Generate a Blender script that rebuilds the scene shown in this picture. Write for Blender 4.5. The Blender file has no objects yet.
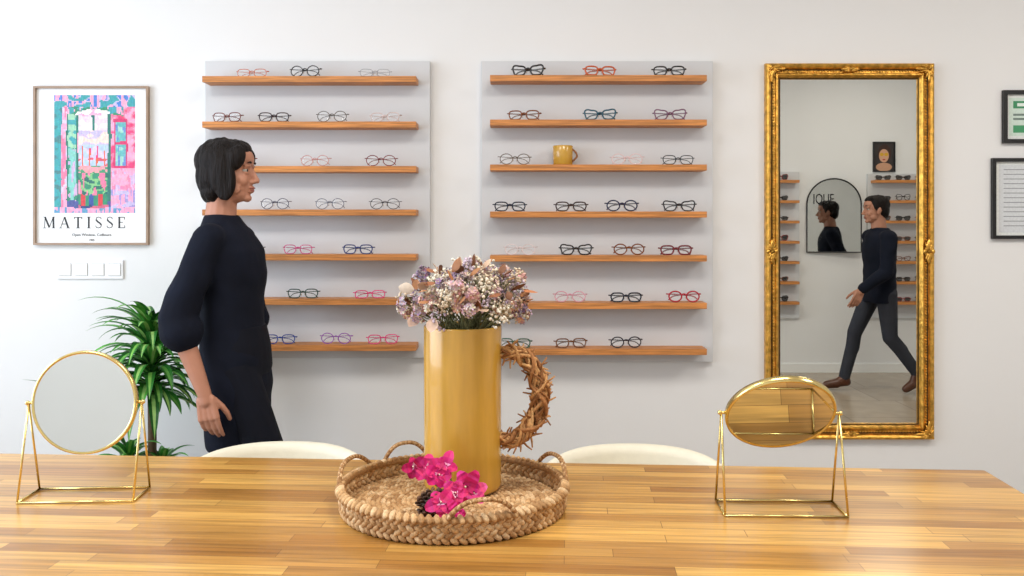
import bpy, math, random
from mathutils import Vector, Matrix, noise as mnoise
random.seed(7)
pi=math.pi
sc=bpy.context.scene
try:
    sc.view_settings.view_transform='Standard'
    sc.view_settings.look='None'
except Exception: pass

def lin(c):
    o=[]
    for v in c[:3]:
        v=v/255.0
        o.append(v/12.92 if v<=0.04045 else ((v+0.055)/1.055)**2.4)
    return (o[0],o[1],o[2],1.0)

# ------------------------------------------------------------------ materials
def newmat(name):
    m=bpy.data.materials.new(name); m.use_nodes=True
    nt=m.node_tree; b=nt.nodes['Principled BSDF']
    return m,nt,b
def setin(b,n,v):
    if n in b.inputs: b.inputs[n].default_value=v
def mat(name,col,rough=.5,metal=0,var=.08,nscale=12,bump=0,bscale=60,stretch=(1,1,1),spec=.5,coat=0,alpha=1,sheen=0):
    m,nt,b=newmat(name)
    tc=nt.nodes.new('ShaderNodeTexCoord'); mp=nt.nodes.new('ShaderNodeMapping')
    mp.inputs['Scale'].default_value=stretch
    nt.links.new(tc.outputs['Object'],mp.inputs['Vector'])
    n=nt.nodes.new('ShaderNodeTexNoise'); n.inputs['Scale'].default_value=nscale; n.inputs['Detail'].default_value=4
    nt.links.new(mp.outputs[0],n.inputs['Vector'])
    cr=nt.nodes.new('ShaderNodeValToRGB')
    c=lin(col)
    cr.color_ramp.elements[0].position=.3; cr.color_ramp.elements[1].position=.7
    cr.color_ramp.elements[0].color=(c[0]*(1-var),c[1]*(1-var),c[2]*(1-var),1)
    cr.color_ramp.elements[1].color=(min(1,c[0]*(1+var)),min(1,c[1]*(1+var)),min(1,c[2]*(1+var)),1)
    nt.links.new(n.outputs['Fac'],cr.inputs[0]); nt.links.new(cr.outputs[0],b.inputs['Base Color'])
    setin(b,'Roughness',rough); setin(b,'Metallic',metal); setin(b,'Specular IOR Level',spec)
    setin(b,'Coat Weight',coat); setin(b,'Alpha',alpha)
    if bump:
        n2=nt.nodes.new('ShaderNodeTexNoise'); n2.inputs['Scale'].default_value=bscale; n2.inputs['Detail'].default_value=5
        nt.links.new(mp.outputs[0],n2.inputs['Vector'])
        bp=nt.nodes.new('ShaderNodeBump'); bp.inputs['Strength'].default_value=bump; bp.inputs['Distance'].default_value=.01
        nt.links.new(n2.outputs['Fac'],bp.inputs['Height']); nt.links.new(bp.outputs[0],b.inputs['Normal'])
    return m
def vmat(name,rough=.6,metal=0,var=.12,nscale=80,bump=0,spec=.4):
    m,nt,b=newmat(name)
    a=nt.nodes.new('ShaderNodeAttribute'); a.attribute_name='Col'
    n=nt.nodes.new('ShaderNodeTexNoise'); n.inputs['Scale'].default_value=nscale
    tc=nt.nodes.new('ShaderNodeTexCoord'); nt.links.new(tc.outputs['Object'],n.inputs['Vector'])
    mr=nt.nodes.new('ShaderNodeMapRange'); mr.inputs[1].default_value=.3; mr.inputs[2].default_value=.7
    mr.inputs[3].default_value=1-var; mr.inputs[4].default_value=1+var
    nt.links.new(n.outputs['Fac'],mr.inputs[0])
    vm=nt.nodes.new('ShaderNodeVectorMath'); vm.operation='SCALE'
    nt.links.new(a.outputs['Color'],vm.inputs[0]); nt.links.new(mr.outputs[0],vm.inputs['Scale'])
    nt.links.new(vm.outputs[0],b.inputs['Base Color'])
    setin(b,'Roughness',rough); setin(b,'Metallic',metal); setin(b,'Specular IOR Level',spec)
    if bump:
        bp=nt.nodes.new('ShaderNodeBump'); bp.inputs['Strength'].default_value=bump; bp.inputs['Distance'].default_value=.004
        nt.links.new(n.outputs['Fac'],bp.inputs['Height']); nt.links.new(bp.outputs[0],b.inputs['Normal'])
    return m
def brickmat(name,c1,c2,mortar,bw,rh,ms,rough,grain=.25,gs=(2,40,40),offset=.37,coat=0,gray=False,bias=0):
    m,nt,b=newmat(name)
    tc=nt.nodes.new('ShaderNodeTexCoord')
    br=nt.nodes.new('ShaderNodeTexBrick'); br.offset=offset; br.offset_frequency=2; br.squash=.8; br.squash_frequency=3
    br.inputs['Color1'].default_value=lin(c1); br.inputs['Color2'].default_value=lin(c2); br.inputs['Mortar'].default_value=lin(mortar)
    br.inputs['Scale'].default_value=1; br.inputs['Mortar Size'].default_value=ms; br.inputs['Brick Width'].default_value=bw
    br.inputs['Row Height'].default_value=rh; br.inputs['Bias'].default_value=bias; br.inputs['Mortar Smooth'].default_value=.2
    nt.links.new(tc.outputs['Object'],br.inputs['Vector'])
    mp=nt.nodes.new('ShaderNodeMapping'); mp.inputs['Scale'].default_value=gs; nt.links.new(tc.outputs['Object'],mp.inputs['Vector'])
    n=nt.nodes.new('ShaderNodeTexNoise'); n.inputs['Scale'].default_value=2.2; n.inputs['Detail'].default_value=8; n.inputs['Distortion'].default_value=.6
    nt.links.new(mp.outputs[0],n.inputs['Vector'])
    mr=nt.nodes.new('ShaderNodeMapRange'); mr.inputs[1].default_value=.3; mr.inputs[2].default_value=.7
    mr.inputs[3].default_value=1-grain; mr.inputs[4].default_value=1+grain
    nt.links.new(n.outputs['Fac'],mr.inputs[0])
    vm=nt.nodes.new('ShaderNodeVectorMath'); vm.operation='SCALE'
    nt.links.new(br.outputs['Color'],vm.inputs[0]); nt.links.new(mr.outputs[0],vm.inputs['Scale'])
    nt.links.new(vm.outputs[0],b.inputs['Base Color'])
    setin(b,'Roughness',rough); setin(b,'Coat Weight',coat); setin(b,'Coat Roughness',.15)
    bp=nt.nodes.new('ShaderNodeBump'); bp.inputs['Strength'].default_value=.08; bp.inputs['Distance'].default_value=.003
    nt.links.new(n.outputs['Fac'],bp.inputs['Height']); nt.links.new(bp.outputs[0],b.inputs['Normal'])
    return m

M_wall=mat('wall_paint',(229,229,229),.75,var=.012,nscale=1.5,bump=.03,bscale=250)
M_ceil=mat('ceiling_paint',(236,236,234),.8,var=.01)
M_floor=brickmat('stone_floor',(168,154,136),(156,143,126),(132,122,108),.6,.6,.004,.25,grain=.08,gs=(3,3,3),offset=0)
M_panel=mat('panel_grey',(205,207,210),.6,var=.015,nscale=3)
M_shelf=mat('shelf_oak',(192,126,66),.5,var=.38,nscale=6,stretch=(1.2,12,30),bump=.05)
M_table=brickmat('butcher_block',(208,162,86),(150,102,42),(116,80,34),.56,.043,.0007,.3,grain=.30,gs=(1.4,34,34),coat=.22)
M_white=mat('white_plastic',(238,238,236),.35,var=.01)
M_gold=mat('antique_gold',(214,164,76),.32,1,var=.38,nscale=45,bump=.25,bscale=120)
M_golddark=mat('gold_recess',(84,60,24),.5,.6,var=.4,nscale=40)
M_brass=mat('brass_wire',(228,204,134),.22,1,var=.05,nscale=20)
m,nt,b=newmat('mirror_glass'); setin(b,'Metallic',1); setin(b,'Roughness',.0)
tn=nt.nodes.new('ShaderNodeTexNoise'); tn.inputs['Scale'].default_value=2
cr=nt.nodes.new('ShaderNodeValToRGB'); cr.color_ramp.elements[0].color=(.75,.76,.72,1); cr.color_ramp.elements[1].color=(.78,.79,.75,1)
nt.links.new(tn.outputs['Fac'],cr.inputs[0]); nt.links.new(cr.outputs[0],b.inputs['Base Color'])
M_mirror=m
M_black=mat('black_frame',(22,22,24),.35,var=.1)
M_paper=mat('paper_white',(238,238,238),.6,var=.01)
M_yellow=mat('mustard_glaze',(200,154,60),.24,var=.13,nscale=5,stretch=(6,6,.8),coat=.3)
M_leather=mat('cream_leather',(226,220,200),.5,var=.03,nscale=30,bump=.08,bscale=200)
M_woodleg=mat('leg_wood',(150,100,58),.5,var=.2,stretch=(8,8,1))
M_skin=mat('skin',(180,126,102),.55,var=.05,nscale=25)
M_skinm=mat('skin_tan',(172,120,96),.55,var=.05,nscale=25)
M_navy=mat('navy_cloth',(13,18,32),.9,var=.2,nscale=9,bump=.3,bscale=18,spec=.2)
M_trous=mat('grey_trousers',(52,54,62),.85,var=.12,nscale=9,bump=.25,bscale=18,spec=.2)
M_dark=mat('dark_trousers',(12,15,26),.85,var=.12,nscale=9,bump=.25,bscale=18,spec=.2)
M_hair=mat('dark_hair',(18,11,9),.55,var=.5,nscale=14,stretch=(14,14,1.5),bump=.6,bscale=14,spec=.18)
M_shoe=mat('brown_leather',(84,46,28),.35,var=.15)
M_shoeb=mat('black_leather',(25,22,22),.35,var=.15)
M_eye=mat('eye_white',(178,172,164),.35,var=.02)
M_iris=mat('iris_dark',(40,26,18),.2,var=.1)
M_lip=mat('lips',(152,84,76),.5,var=.05)
M_v=vmat('painted_parts')
M_vpaint=vmat('poster_print',.55,var=.06,nscale=120)
M_wick=vmat('woven_fibre',.75,var=.22,nscale=160,bump=.5)
M_petal=vmat('petals',.6,var=.1,nscale=90)
M_leafm=vmat('leaf_green',.4,var=.15,nscale=30)
M_specs=vmat('spectacle_frames',.25,var=.08,nscale=150,spec=.6)
M_lens=mat('clear_lens',(225,232,236),.05,var=.01,alpha=.16)
M_lensd=mat('sun_lens',(40,38,38),.08,var=.05,alpha=.9)
M_pot=mat('planter_grey',(120,116,110),.6,var=.1,bump=.1)
M_soil=mat('soil',(60,42,30),.9,var=.4,nscale=60,bump=.6)

# ------------------------------------------------------------------ builders
class MB:
    def __init__(s): s.v=[]; s.f=[]; s.c=[]; s.m=[]
    def add(s,vs,fs,col=(200,200,200),mi=0):
        o=len(s.v); s.v.extend([tuple(v) for v in vs]); L=lin(col)
        for f in fs:
            s.f.append(tuple(i+o for i in f)); s.c.append(L); s.m.append(mi)
    def box(s,c,size,col=(200,200,200),mi=0,R=None):
        hx,hy,hz=[d/2 for d in size]
        vs=[Vector((x,y,z)) for x in(-hx,hx) for y in(-hy,hy) for z in(-hz,hz)]
        if R: vs=[R@v for v in vs]
        c=Vector(c)
        s.add([v+c for v in vs],[(0,1,3,2),(4,6,7,5),(0,4,5,1),(2,3,7,6),(0,2,6,4),(1,5,7,3)],col,mi)
    def bx(s,x0,x1,y0,y1,z0,z1,col=(200,200,200),mi=0):
        s.box(((x0+x1)/2,(y0+y1)/2,(z0+z1)/2),(abs(x1-x0),abs(y1-y0),abs(z1-z0)),col,mi)
    def ell(s,c,r,R=None,col=(200,200,200),mi=0,seg=12,rings=8):
        c=Vector(c); 
        if not hasattr(r,'__len__'): r=(r,r,r)
        vs=[Vector((0,0,-r[2]))]
        for i in range(1,rings):
            t=-pi/2+pi*i/rings
            for j in range(seg):
                a=2*pi*j/seg
                vs.append(Vector((r[0]*math.cos(t)*math.cos(a),r[1]*math.cos(t)*math.sin(a),r[2]*math.sin(t))))
        vs.append(Vector((0,0,r[2])))
        if R: vs=[R@v for v in vs]
        fs=[]
        for j in range(seg): fs.append((0,1+(j+1)%seg,1+j))
        for i in range(rings-2):
            for j in range(seg):
                a=1+i*seg+j; b2=1+i*seg+(j+1)%seg
                fs.append((a,b2,b2+seg,a+seg))
        L=len(vs)-1; o=1+(rings-2)*seg
        for j in range(seg): fs.append((o+j,o+(j+1)%seg,L))
        s.add([v+c for v in vs],fs,col,mi)
    def tube(s,pts,rad,col=(200,200,200),mi=0,sides=8,closed=False,caps=True,flat=1.0):
        pts=[Vector(p) for p in pts]; n=len(pts)
        if not hasattr(rad,'__len__'): rad=[rad]*n
        vs=[];prev=None
        for i,p in enumerate(pts):
            if closed: t=pts[(i+1)%n]-pts[i-1]
            else: t=pts[min(i+1,n-1)]-pts[max(i-1,0)]
            if t.length<1e-9: t=Vector((0,0,1))
            t.normalize()
            if prev is None:
                up=Vector((0,0,1)) if abs(t.z)<.9 else Vector((1,0,0))
                u=t.cross(up).normalized()
            else:
                u=prev-t*prev.dot(t)
                if u.length<1e-6: u=t.orthogonal()
                u.normalize()
            prev=u; w=t.cross(u)
            for j in range(sides):
                a=2*pi*j/sides
                vs.append(p+(u*math.cos(a)+w*math.sin(a)*flat)*rad[i])
        fs=[]
        for i in range(n if closed else n-1):
            k=(i+1)%n
            for j in range(sides):
                j2=(j+1)%sides
                fs.append((i*sides+j,i*sides+j2,k*sides+j2,k*sides+j))
        if not closed and caps:
            fs.append(tuple(range(sides))[::-1]); fs.append(tuple((n-1)*sides+j for j in range(sides)))
        s.add(vs,fs,col,mi)
    def rcone(s,a,b,ra,rb,col=(200,200,200),mi=0,sides=14):
        a=Vector(a); b=Vector(b); d=(b-a)
        if d.length<1e-6: s.ell(a,ra,col=col,mi=mi); return
        d.normalize(); pts=[];rr=[]
        for k in range(5):
            t=pi/2*k/4.0
            pts.append(a-d*ra*math.cos(t)); rr.append(max(ra*math.sin(t),1e-4))
        for k in range(1,5):
            pts.append(a+(b-a)*k/5); rr.append(ra+(rb-ra)*k/5)
        for k in range(4,-1,-1):
            t=pi/2*k/4.0
            pts.append(b+d*rb*math.cos(t)); rr.append(max(rb*math.sin(t),1e-4))
        s.tube(pts,rr,col,mi,sides)
    def lathe(s,c,prof,col=(200,200,200),mi=0,seg=48):
        vs=[];fs=[]
        for r,z in prof:
            for j in range(seg):
                a=2*pi*j/seg; vs.append((c[0]+r*math.cos(a),c[1]+r*math.sin(a),c[2]+z))
        for i in range(len(prof)-1):
            for j in range(seg):
                j2=(j+1)%seg
                fs.append((i*seg+j,i*seg+j2,(i+1)*seg+j2,(i+1)*seg+j))
        s.add(vs,fs,col,mi)
    def loft(s,secs,col=(200,200,200),mi=0,seg=24):
        vs=[];fs=[]
        for cx,cy,z,rx,ry in secs:
            for j in range(seg):
                a=2*pi*j/seg; vs.append((cx+rx*math.cos(a),cy+ry*math.sin(a),z))
        n=len(secs)
        for i in range(n-1):
            for j in range(seg):
                j2=(j+1)%seg
                fs.append((i*seg+j,i*seg+j2,(i+1)*seg+j2,(i+1)*seg+j))
        fs.append(tuple(range(seg))[::-1]); fs.append(tuple((n-1)*seg+j for j in range(seg)))
        s.add(vs,fs,col,mi)
    def obj(s,name,mats,parent=None,smooth=False,angle=None):
        me=bpy.data.meshes.new(name); me.from_pydata(s.v,[],s.f)
        if not hasattr(mats,'__len__'): mats=[mats]
        for mm in mats: me.materials.append(mm)
        at=me.color_attributes.new('Col','FLOAT_COLOR','CORNER')
        buf=[]
        for f,c in zip(s.f,s.c): buf.extend(list(c)*len(f))
        at.data.foreach_set('color',buf)
        me.polygons.foreach_set('material_index',s.m)
        me.polygons.foreach_set('use_smooth',[smooth]*len(s.f))
        me.update()
        o=bpy.data.objects.new(name,me); sc.collection.objects.link(o)
        if parent: 
            o.parent=parent
            if 'inv' in parent: o.matrix_parent_inverse=Matrix.Translation(-Vector(parent.location))
        return o
def group(name,loc=(0,0,0),world=True):
    e=bpy.data.objects.new(name,None); sc.collection.objects.link(e); e.location=loc; e.empty_display_size=.1
    if world: e['inv']=1
    return e
def bev(o,w=.003,seg=2):
    b=o.modifiers.new('bevel','BEVEL'); b.width=w; b.segments=seg; b.limit_method='ANGLE'; return o
def bake(o):
    bpy.context.view_layer.update()
    dg=bpy.context.evaluated_depsgraph_get()
    me=bpy.data.meshes.new_from_object(o.evaluated_get(dg))
    o.modifiers.clear(); o.data=me
    me.polygons.foreach_set('use_smooth',[True]*len(me.polygons))
    return o
def blob(mb,name,m,parent,voxel=.006,smooth=4):
    o=mb.obj(name,m,parent,True)
    r=o.modifiers.new('r','REMESH'); r.mode='VOXEL'; r.voxel_size=voxel
    s=o.modifiers.new('s','SMOOTH'); s.iterations=smooth; s.factor=.6
    bake(o)
    if len(o.data.materials)==0: o.data.materials.append(m)
    return o
def crom(pts,n):
    pts=[Vector(p) for p in pts]; out=[]
    P=[pts[0]*2-pts[1]]+pts+[pts[-1]*2-pts[-2]]
    for i in range(1,len(P)-2):
        for k in range(n):
            t=k/n; p0,p1,p2,p3=P[i-1],P[i],P[i+1],P[i+2]
            out.append(.5*((2*p1)+(p2-p0)*t+(2*p0-5*p1+4*p2-p3)*t*t+(3*p1-p0-3*p2+p3)*t**3))
    out.append(pts[-1]); return out

# ------------------------------------------------------------------ people
def hand(mb,wr,d,th,pn,S=1.0,curl=.35):
    wr=Vector(wr); d=Vector(d).normalized(); th=Vector(th); th=(th-d*th.dot(d)).normalized(); pn=Vector(pn); pn=(pn-d*pn.dot(d)-th*pn.dot(th)).normalized()
    base=wr
    for u in(-.026,-.009,.009,.026):
        mb.rcone(base+th*u*.75*S+d*.012*S,base+th*u*S+d*.078*S,.0125*S,.0115*S,sides=10)
    mb.rcone(base-d*.01*S,base+d*.02*S,.022*S,.022*S,sides=12)
    mb.rcone(base+th*.018*S+pn*.008*S+d*.02*S,base+th*.026*S+pn*.010*S+d*.045*S,.013*S,.012*S,sides=10)
    for u,Lf,k in((.027,.072,0),(.009,.080,1),(-.009,.075,2),(-.026,.058,3)):
        p=base+th*u*S+d*.080*S; ang=curl*(.5+.14*k)
        for seg_,fr,r0,r1 in((0,.44,.0092,.0084),(1,.31,.0083,.0077),(2,.25,.0076,.0062)):
            a=ang*(1 if seg_==0 else 1.9 if seg_==1 else 2.7)
            dd=(d*math.cos(a)+pn*math.sin(a)+th*(u*.8)).normalized(); q=p+dd*Lf*fr*S
            mb.rcone(p,q,r0*S,r1*S,sides=10); p=q
    p=base+th*.026*S+pn*.008*S+d*.022*S
    for fr,r0,r1,o in((.034,.0125,.0105,.55),(.030,.0104,.0094,.28),(.024,.0093,.0074,.08)):
        dd=(d*.8+th*o+pn*.36).normalized(); q=p+dd*fr*S; mb.rcone(p,q,r0*S,r1*S,sides=10); p=q
def human(name,loc,rotz,J,skin,topm,legm,shoem,female,sleeve):
    g=group(name,loc,False); g.rotation_euler=(0,0,rotz)
    H=Vector(J['head']); N=Vector(J['neck'])
    mb=MB()
    def E(c,r,R=None): mb.ell(H+Vector(c),r,R,seg=20,rings=14)
    E((-.014,0,.028),(.094,.074,.084)); E((.018,0,-.028),(.068,.060,.086)); E((.028,0,-.072),(.048,.046,.036),Matrix.Rotation(.25,3,'Y'))
    E((.066,0,-.094),(.017,.021,.015)); E((.052,0,.045),(.038,.055,.042))
    mb.rcone(H+Vector((.083,0,.006)),H+Vector((.102,0,-.032)),.0080,.0105)
    for s_ in(-1,1):
        E((.090,s_*.010,-.037),(.009,.008,.007)); E((.058,s_*.034,-.030),(.022,.020,.024)); E((.074,s_*.028,.021),(.013,.024,.007))
        E((.028,s_*.050,-.062),(.030,.012,.022))
        E((-.002,s_*.077,-.012),(.017,.007,.031),Matrix.Rotation(-.2,3,'Y')); E((-.006,s_*.083,-.008),(.013,.005,.024))
        E((.069,s_*.030,.0125),(.0125,.0165,.006)); E((.069,s_*.030,-.0045),(.0120,.0155,.006))
    E((.083,0,-.057),(.011,.020,.006)); E((.081,0,-.070),(.010,.017,.007))
    mb.rcone(H+Vector((-.020,0,-.055)),N+Vector((-.0,0,-.03)),.050 if female else .057,.056 if female else .064)
    blob(mb,'head_and_neck',skin,g,.0032,4)
    for s_ in(-1,1):
        mb=MB(); mb.ell(H+Vector((.0665,s_*.030,.004)),.0118,seg=14,rings=10); mb.obj('eyeball',M_eye,g,True)
        mb=MB(); mb.ell(H+Vector((.0755,s_*.031,.004)),(.0042,.0058,.0058),seg=12,rings=8); mb.obj('iris',M_iris,g,True)
        mb=MB(); mb.tube([H+Vector((.089-abs(k-1.5)*.003,s_*(.014+k*.009),.030+.002*(2-abs(k-2)))) for k in range(5)],[.0015,.003,.003,.0025,.001],sides=6); mb.obj('eyebrow',M_hair,g,True)
    mb=MB(); mb.ell(H+Vector((.0845,0,-.0585)),(.0105,.0205,.0042),seg=14,rings=8); mb.ell(H+Vector((.0825,0,-.0675)),(.0100,.017,.0050),seg=14,rings=8); mb.obj('lips',M_lip,g,True)
    mb=MB()
    if female:
        E((-.024,0,.040),(.096,.086,.084)); E((-.048,0,-.015),(.064,.080,.095)); E((-.046,0,-.068),(.052,.072,.055))
        E((.040,0,.083),(.043,.062,.030),Matrix.Rotation(.5,3,'Y'))
        for s_ in(-1,1): E((.002,s_*.073,-.020),(.046,.018,.085),Matrix.Rotation(-.15,3,'Y')); E((.040,s_*.060,.045),(.036,.022,.048),Matrix.Rotation(.5,3,'Y'))
    else:
        E((-.024,0,.044),(.096,.081,.080)); E((-.058,0,-.005),(.056,.074,.075)); E((.036,0,.088),(.050,.056,.026),Matrix.Rotation(.35,3,'Y'))
        for s_ in(-1,1): E((.010,s_*.070,.025),(.022,.012,.036))
    ho=blob(mb,'hair',M_hair,g,.004,3)
    for v in ho.data.vertices:
        n_=mnoise.noise(Vector((v.co.x*60,v.co.y*60,v.co.z*8))); v.co+=(v.co-(H+Vector((-.02,0,.01)))).normalized()*n_*.005
    mb=MB(); mb.loft(J['torso'],seg=32)
    for sd,(sh,el,wr) in J['arms'].items():
        sh,el,wr=Vector(sh),Vector(el),Vector(wr)
        r0,r1,r2=J['armr']
        ce=Vector((0,math.copysign(.06,sh.y),sh.z-.01))+Vector((N.x,0,0))
        mb.rcone(ce,sh,.062,r0*1.03); mb.rcone(sh,el,r0,r1)
        if sleeve>0: mb.rcone(el,el+(wr-el)*sleeve,r1,r2)
    to=blob(mb,'jacket' if not female else 'tunic_top',topm,g,.007,5)
    for v in to.data.vertices:
        n_=mnoise.noise(Vector((v.co.x*9,v.co.y*9,v.co.z*14+v.co.x*6))); v.co+=v.normal*n_*.007
    for sd,(sh,el,wr) in J['arms'].items():
        sh,el,wr=Vector(sh),Vector(el),Vector(wr); mb=MB()
        mb.rcone(sh+(el-sh)*.5,el,.038,.035); mb.rcone(el,el+(wr-el)*.35,.036,.035); mb.rcone(el+(wr-el)*.35,wr,.035,.0235)
        dd=(wr-el).normalized(); inward=Vector((0,1 if sh.y<0 else -1,0)); dh=(dd*.6+Vector((.02,0,-.8))).normalized()
        hand(mb,wr+dd*.005,dh,Vector((1,0,.1)),inward,1.0 if female else 1.08,.5)
        blob(mb,'forearm_hand_'+sd,skin,g,.0032,2)
    mb=MB(); hp=Vector(J['hip'])
    mb.loft([(hp.x,0,hp.z-.10,.10,.14),(hp.x,0,hp.z-.02,.122,.165),(hp.x,0,hp.z+.06,.115,.16),(hp.x,0,hp.z+.13,.10,.14)],seg=28)
    for sd,(h_,k_,a_,t_) in J['legs'].items():
        h_,k_,a_=Vector(h_),Vector(k_),Vector(a_)
        mb.rcone(h_,k_,.086,.060); mb.rcone(k_,k_+(a_-k_)*.35+Vector((-.012,0,0)),.058,.056); mb.rcone(k_+(a_-k_)*.35+Vector((-.008,0,0)),a_,.054,.046)
    blob(mb,'trousers',legm,g,.007,5)
    for sd,(h_,k_,a_,t_) in J['legs'].items():
        a_,t_=Vector(a_),Vector(t_); mb=MB()
        heel=Vector(a_)+Vector((-.02,0,-.045)); 
        mb.rcone(a_,heel,.042,.034); mb.rcone(heel,t_,.034,.030); mb.rcone((heel+t_)/2,t_,.040,.032); mb.rcone(a_+Vector((.01,0,-.02)),(heel+t_)/2,.038,.034)
        o=blob(mb,'shoe_'+sd,shoem,g,.005,3)
        for v in o.data.vertices: v.co.z=max(v.co.z,.002)
    return g
JW=dict(head=(-.010,0,1.580),neck=(-.040,0,1.43),hip=(.02,0,.90),
 torso=[(.02,0,.60,.098,.150),(.02,0,.70,.110,.165),(.02,0,.82,.120,.176),(.015,0,.92,.120,.170),(.005,0,1.03,.108,.148),(.0,0,1.12,.110,.148),(.005,0,1.22,.122,.158),(-.0,0,1.30,.110,.165),(-.02,0,1.36,.086,.155),(-.03,0,1.395,.070,.108),(-.035,0,1.425,.058,.064)],
 arms=dict(right=((-.030,-.160,1.340),(-.120,-.212,1.075),(-.022,-.220,.822)),left=((-.02,.160,1.340),(.0,.215,1.07),(.03,.20,.82))),
 armr=(.054,.064,.074),
 legs=dict(right=((.03,-.085,.88),(.19,-.09,.50),(.27,-.09,.115),(.41,-.10,.045)),left=((.01,.085,.88),(-.03,.09,.49),(-.27,.09,.19),(-.17,.09,.045))))
human('walking_woman',(-1.01,3.24,0),0,JW,M_skin,M_navy,M_dark,M_shoeb,True,.17)
JM=dict(head=(.035,0,1.50),neck=(-.0,0,1.345),hip=(0,0,.84),
 torso=[(.0,0,.74,.120,.168),(.0,0,.84,.125,.175),(.0,0,.95,.118,.168),(.0,0,1.05,.118,.172),(.005,0,1.15,.124,.188),(.005,0,1.23,.118,.195),(.0,0,1.29,.098,.180),(-.005,0,1.325,.078,.125),(-.005,0,1.355,.064,.074)],
 arms=dict(right=((.0,-.19,1.27),(.04,-.235,1.00),(.235,-.225,.86)),left=((.0,.19,1.27),(-.11,.235,1.02),(-.16,.24,.78))),
 armr=(.066,.055,.044),
 legs=dict(left=((.02,.09,.82),(.17,.09,.48),(.255,.09,.115),(.40,.10,.045)),right=((-.02,-.09,.82),(-.05,-.09,.46),(-.27,-.09,.17),(-.18,-.09,.045))))
human('walking_man',(3.02,.25,0),pi,JM,M_skinm,M_navy,M_trous,M_shoe,False,.92)

# ------------------------------------------------------------------ camera  (horizontal, shifted lens)
F=900.0; CH=1.40
cam=bpy.data.cameras.new('camera'); co=bpy.data.objects.new('camera',cam); sc.collection.objects.link(co)
co.location=(0,0,CH); co.rotation_euler=(pi/2,0,0); cam.sensor_width=36; cam.lens=F/1024*36; cam.shift_y=-66/1024
cam.clip_start=.05
sc.camera=co
WY=3.83; BY=-0.74; XL=-3.3; XR=4.5; CZ=2.95
def wx(px,y=WY): return (px-512)*y/F      # measured wall positions -> metres
def wz(py,y=WY): return CH-(py-222)*y/F

# ------------------------------------------------------------------ room
def simple(name,x0,x1,y0,y1,z0,z1,m):
    mb=MB(); mb.bx(x0,x1,y0,y1,z0,z1); return mb.obj(name,m)
simple('floor',XL-.1,XR+.1,BY-.1,WY+.1,-.1,0,M_floor)
simple('ceiling',XL-.1,XR+.1,BY-.1,WY+.1,CZ,CZ+.1,M_ceil)
simple('wall_front',XL-.1,XR+.1,WY,WY+.1,0,CZ,M_wall)
simple('wall_back',XL-.1,XR+.1,BY-.1,BY,0,CZ,M_wall)
simple('wall_right',XR,XR+.1,BY,WY,0,CZ,M_wall)
mb=MB()
W0,W1,WZ0,WZ1=.3,3.1,.7,2.6
mb.bx(XL-.1,XL,BY,W0,0,CZ); mb.bx(XL-.1,XL,W1,WY,0,CZ); mb.bx(XL-.1,XL,W0,W1,0,WZ0); mb.bx(XL-.1,XL,W0,W1,WZ1,CZ)
mb.obj('wall_left',M_wall)
mb=MB()
for a,b_,c,d in((W0,W1,WZ0,WZ0+.06),(W0,W1,WZ1-.06,WZ1),(W0,W0+.06,WZ0+.06,WZ1-.06),(W1-.06,W1,WZ0+.06,WZ1-.06),((W0+W1)/2-.03,(W0+W1)/2+.03,WZ0+.06,WZ1-.06)):
    mb.bx(XL-.08,XL-.02,a,b_,c,d)
mb.obj('window_1',M_white)
simple('baseboard_front',XL,XR,WY-.015,WY,0,.08,M_white)
simple('baseboard_back',XL,XR,BY,BY+.015,0,.08,M_white)
simple('baseboard_right',XR-.015,XR,BY+.015,WY-.015,0,.08,M_white)
simple('baseboard_left',XL,XL+.015,BY+.015,WY-.015,0,.08,M_white)

# ------------------------------------------------------------------ table
tg=group('wooden_table',(-.242,1.904,0),False); tg.rotation_euler=(0,0,math.radians(-3.66))
mb=MB(); mb.bx(-1.45,1.45,-.55,.55,.71,.75); bev(mb.obj('tabletop',M_table,tg),.004)
mb=MB()
for sx in(-1,1):
    for sy in(-1,1): mb.bx(sx*1.33-.035,sx*1.33+.035,sy*.46-.035,sy*.46+.035,0,.71)
mb.bx(-1.3,1.3,-.475,-.445,.62,.71); mb.bx(-1.3,1.3,.445,.475,.62,.71)
mb.obj('legs',M_woodleg,tg)

# ------------------------------------------------------------------ shelves
SY=3.70; PYf=3.80
units=[(205,430,61,358,202,416,[79,124.5,169,212.5,257.5,302,348]),
       (481,713,61,362,490,707,[78,122.5,167.5,214.5,258.5,306,352])]
tops=[]
for (a,b_,t,bt,s0,s1,ys) in units:
    mb=MB(); mb.bx(wx(a,PYf),wx(b_,PYf),PYf,WY-.001,wz(bt,PYf),wz(t,PYf)); bev(mb.obj('shelf_backing_panel',M_panel),.002)
    tt=[]
    for i,y in enumerate(ys):
        z=wz(y,SY); mb=MB(); mb.bx(wx(s0,SY),wx(s1,SY),SY,PYf-.0005,z-.0125,z+.0125)
        bev(mb.obj('floating_shelf',M_shelf),.0015); tt.append(z+.0125)
    tops.append(tt)

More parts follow.
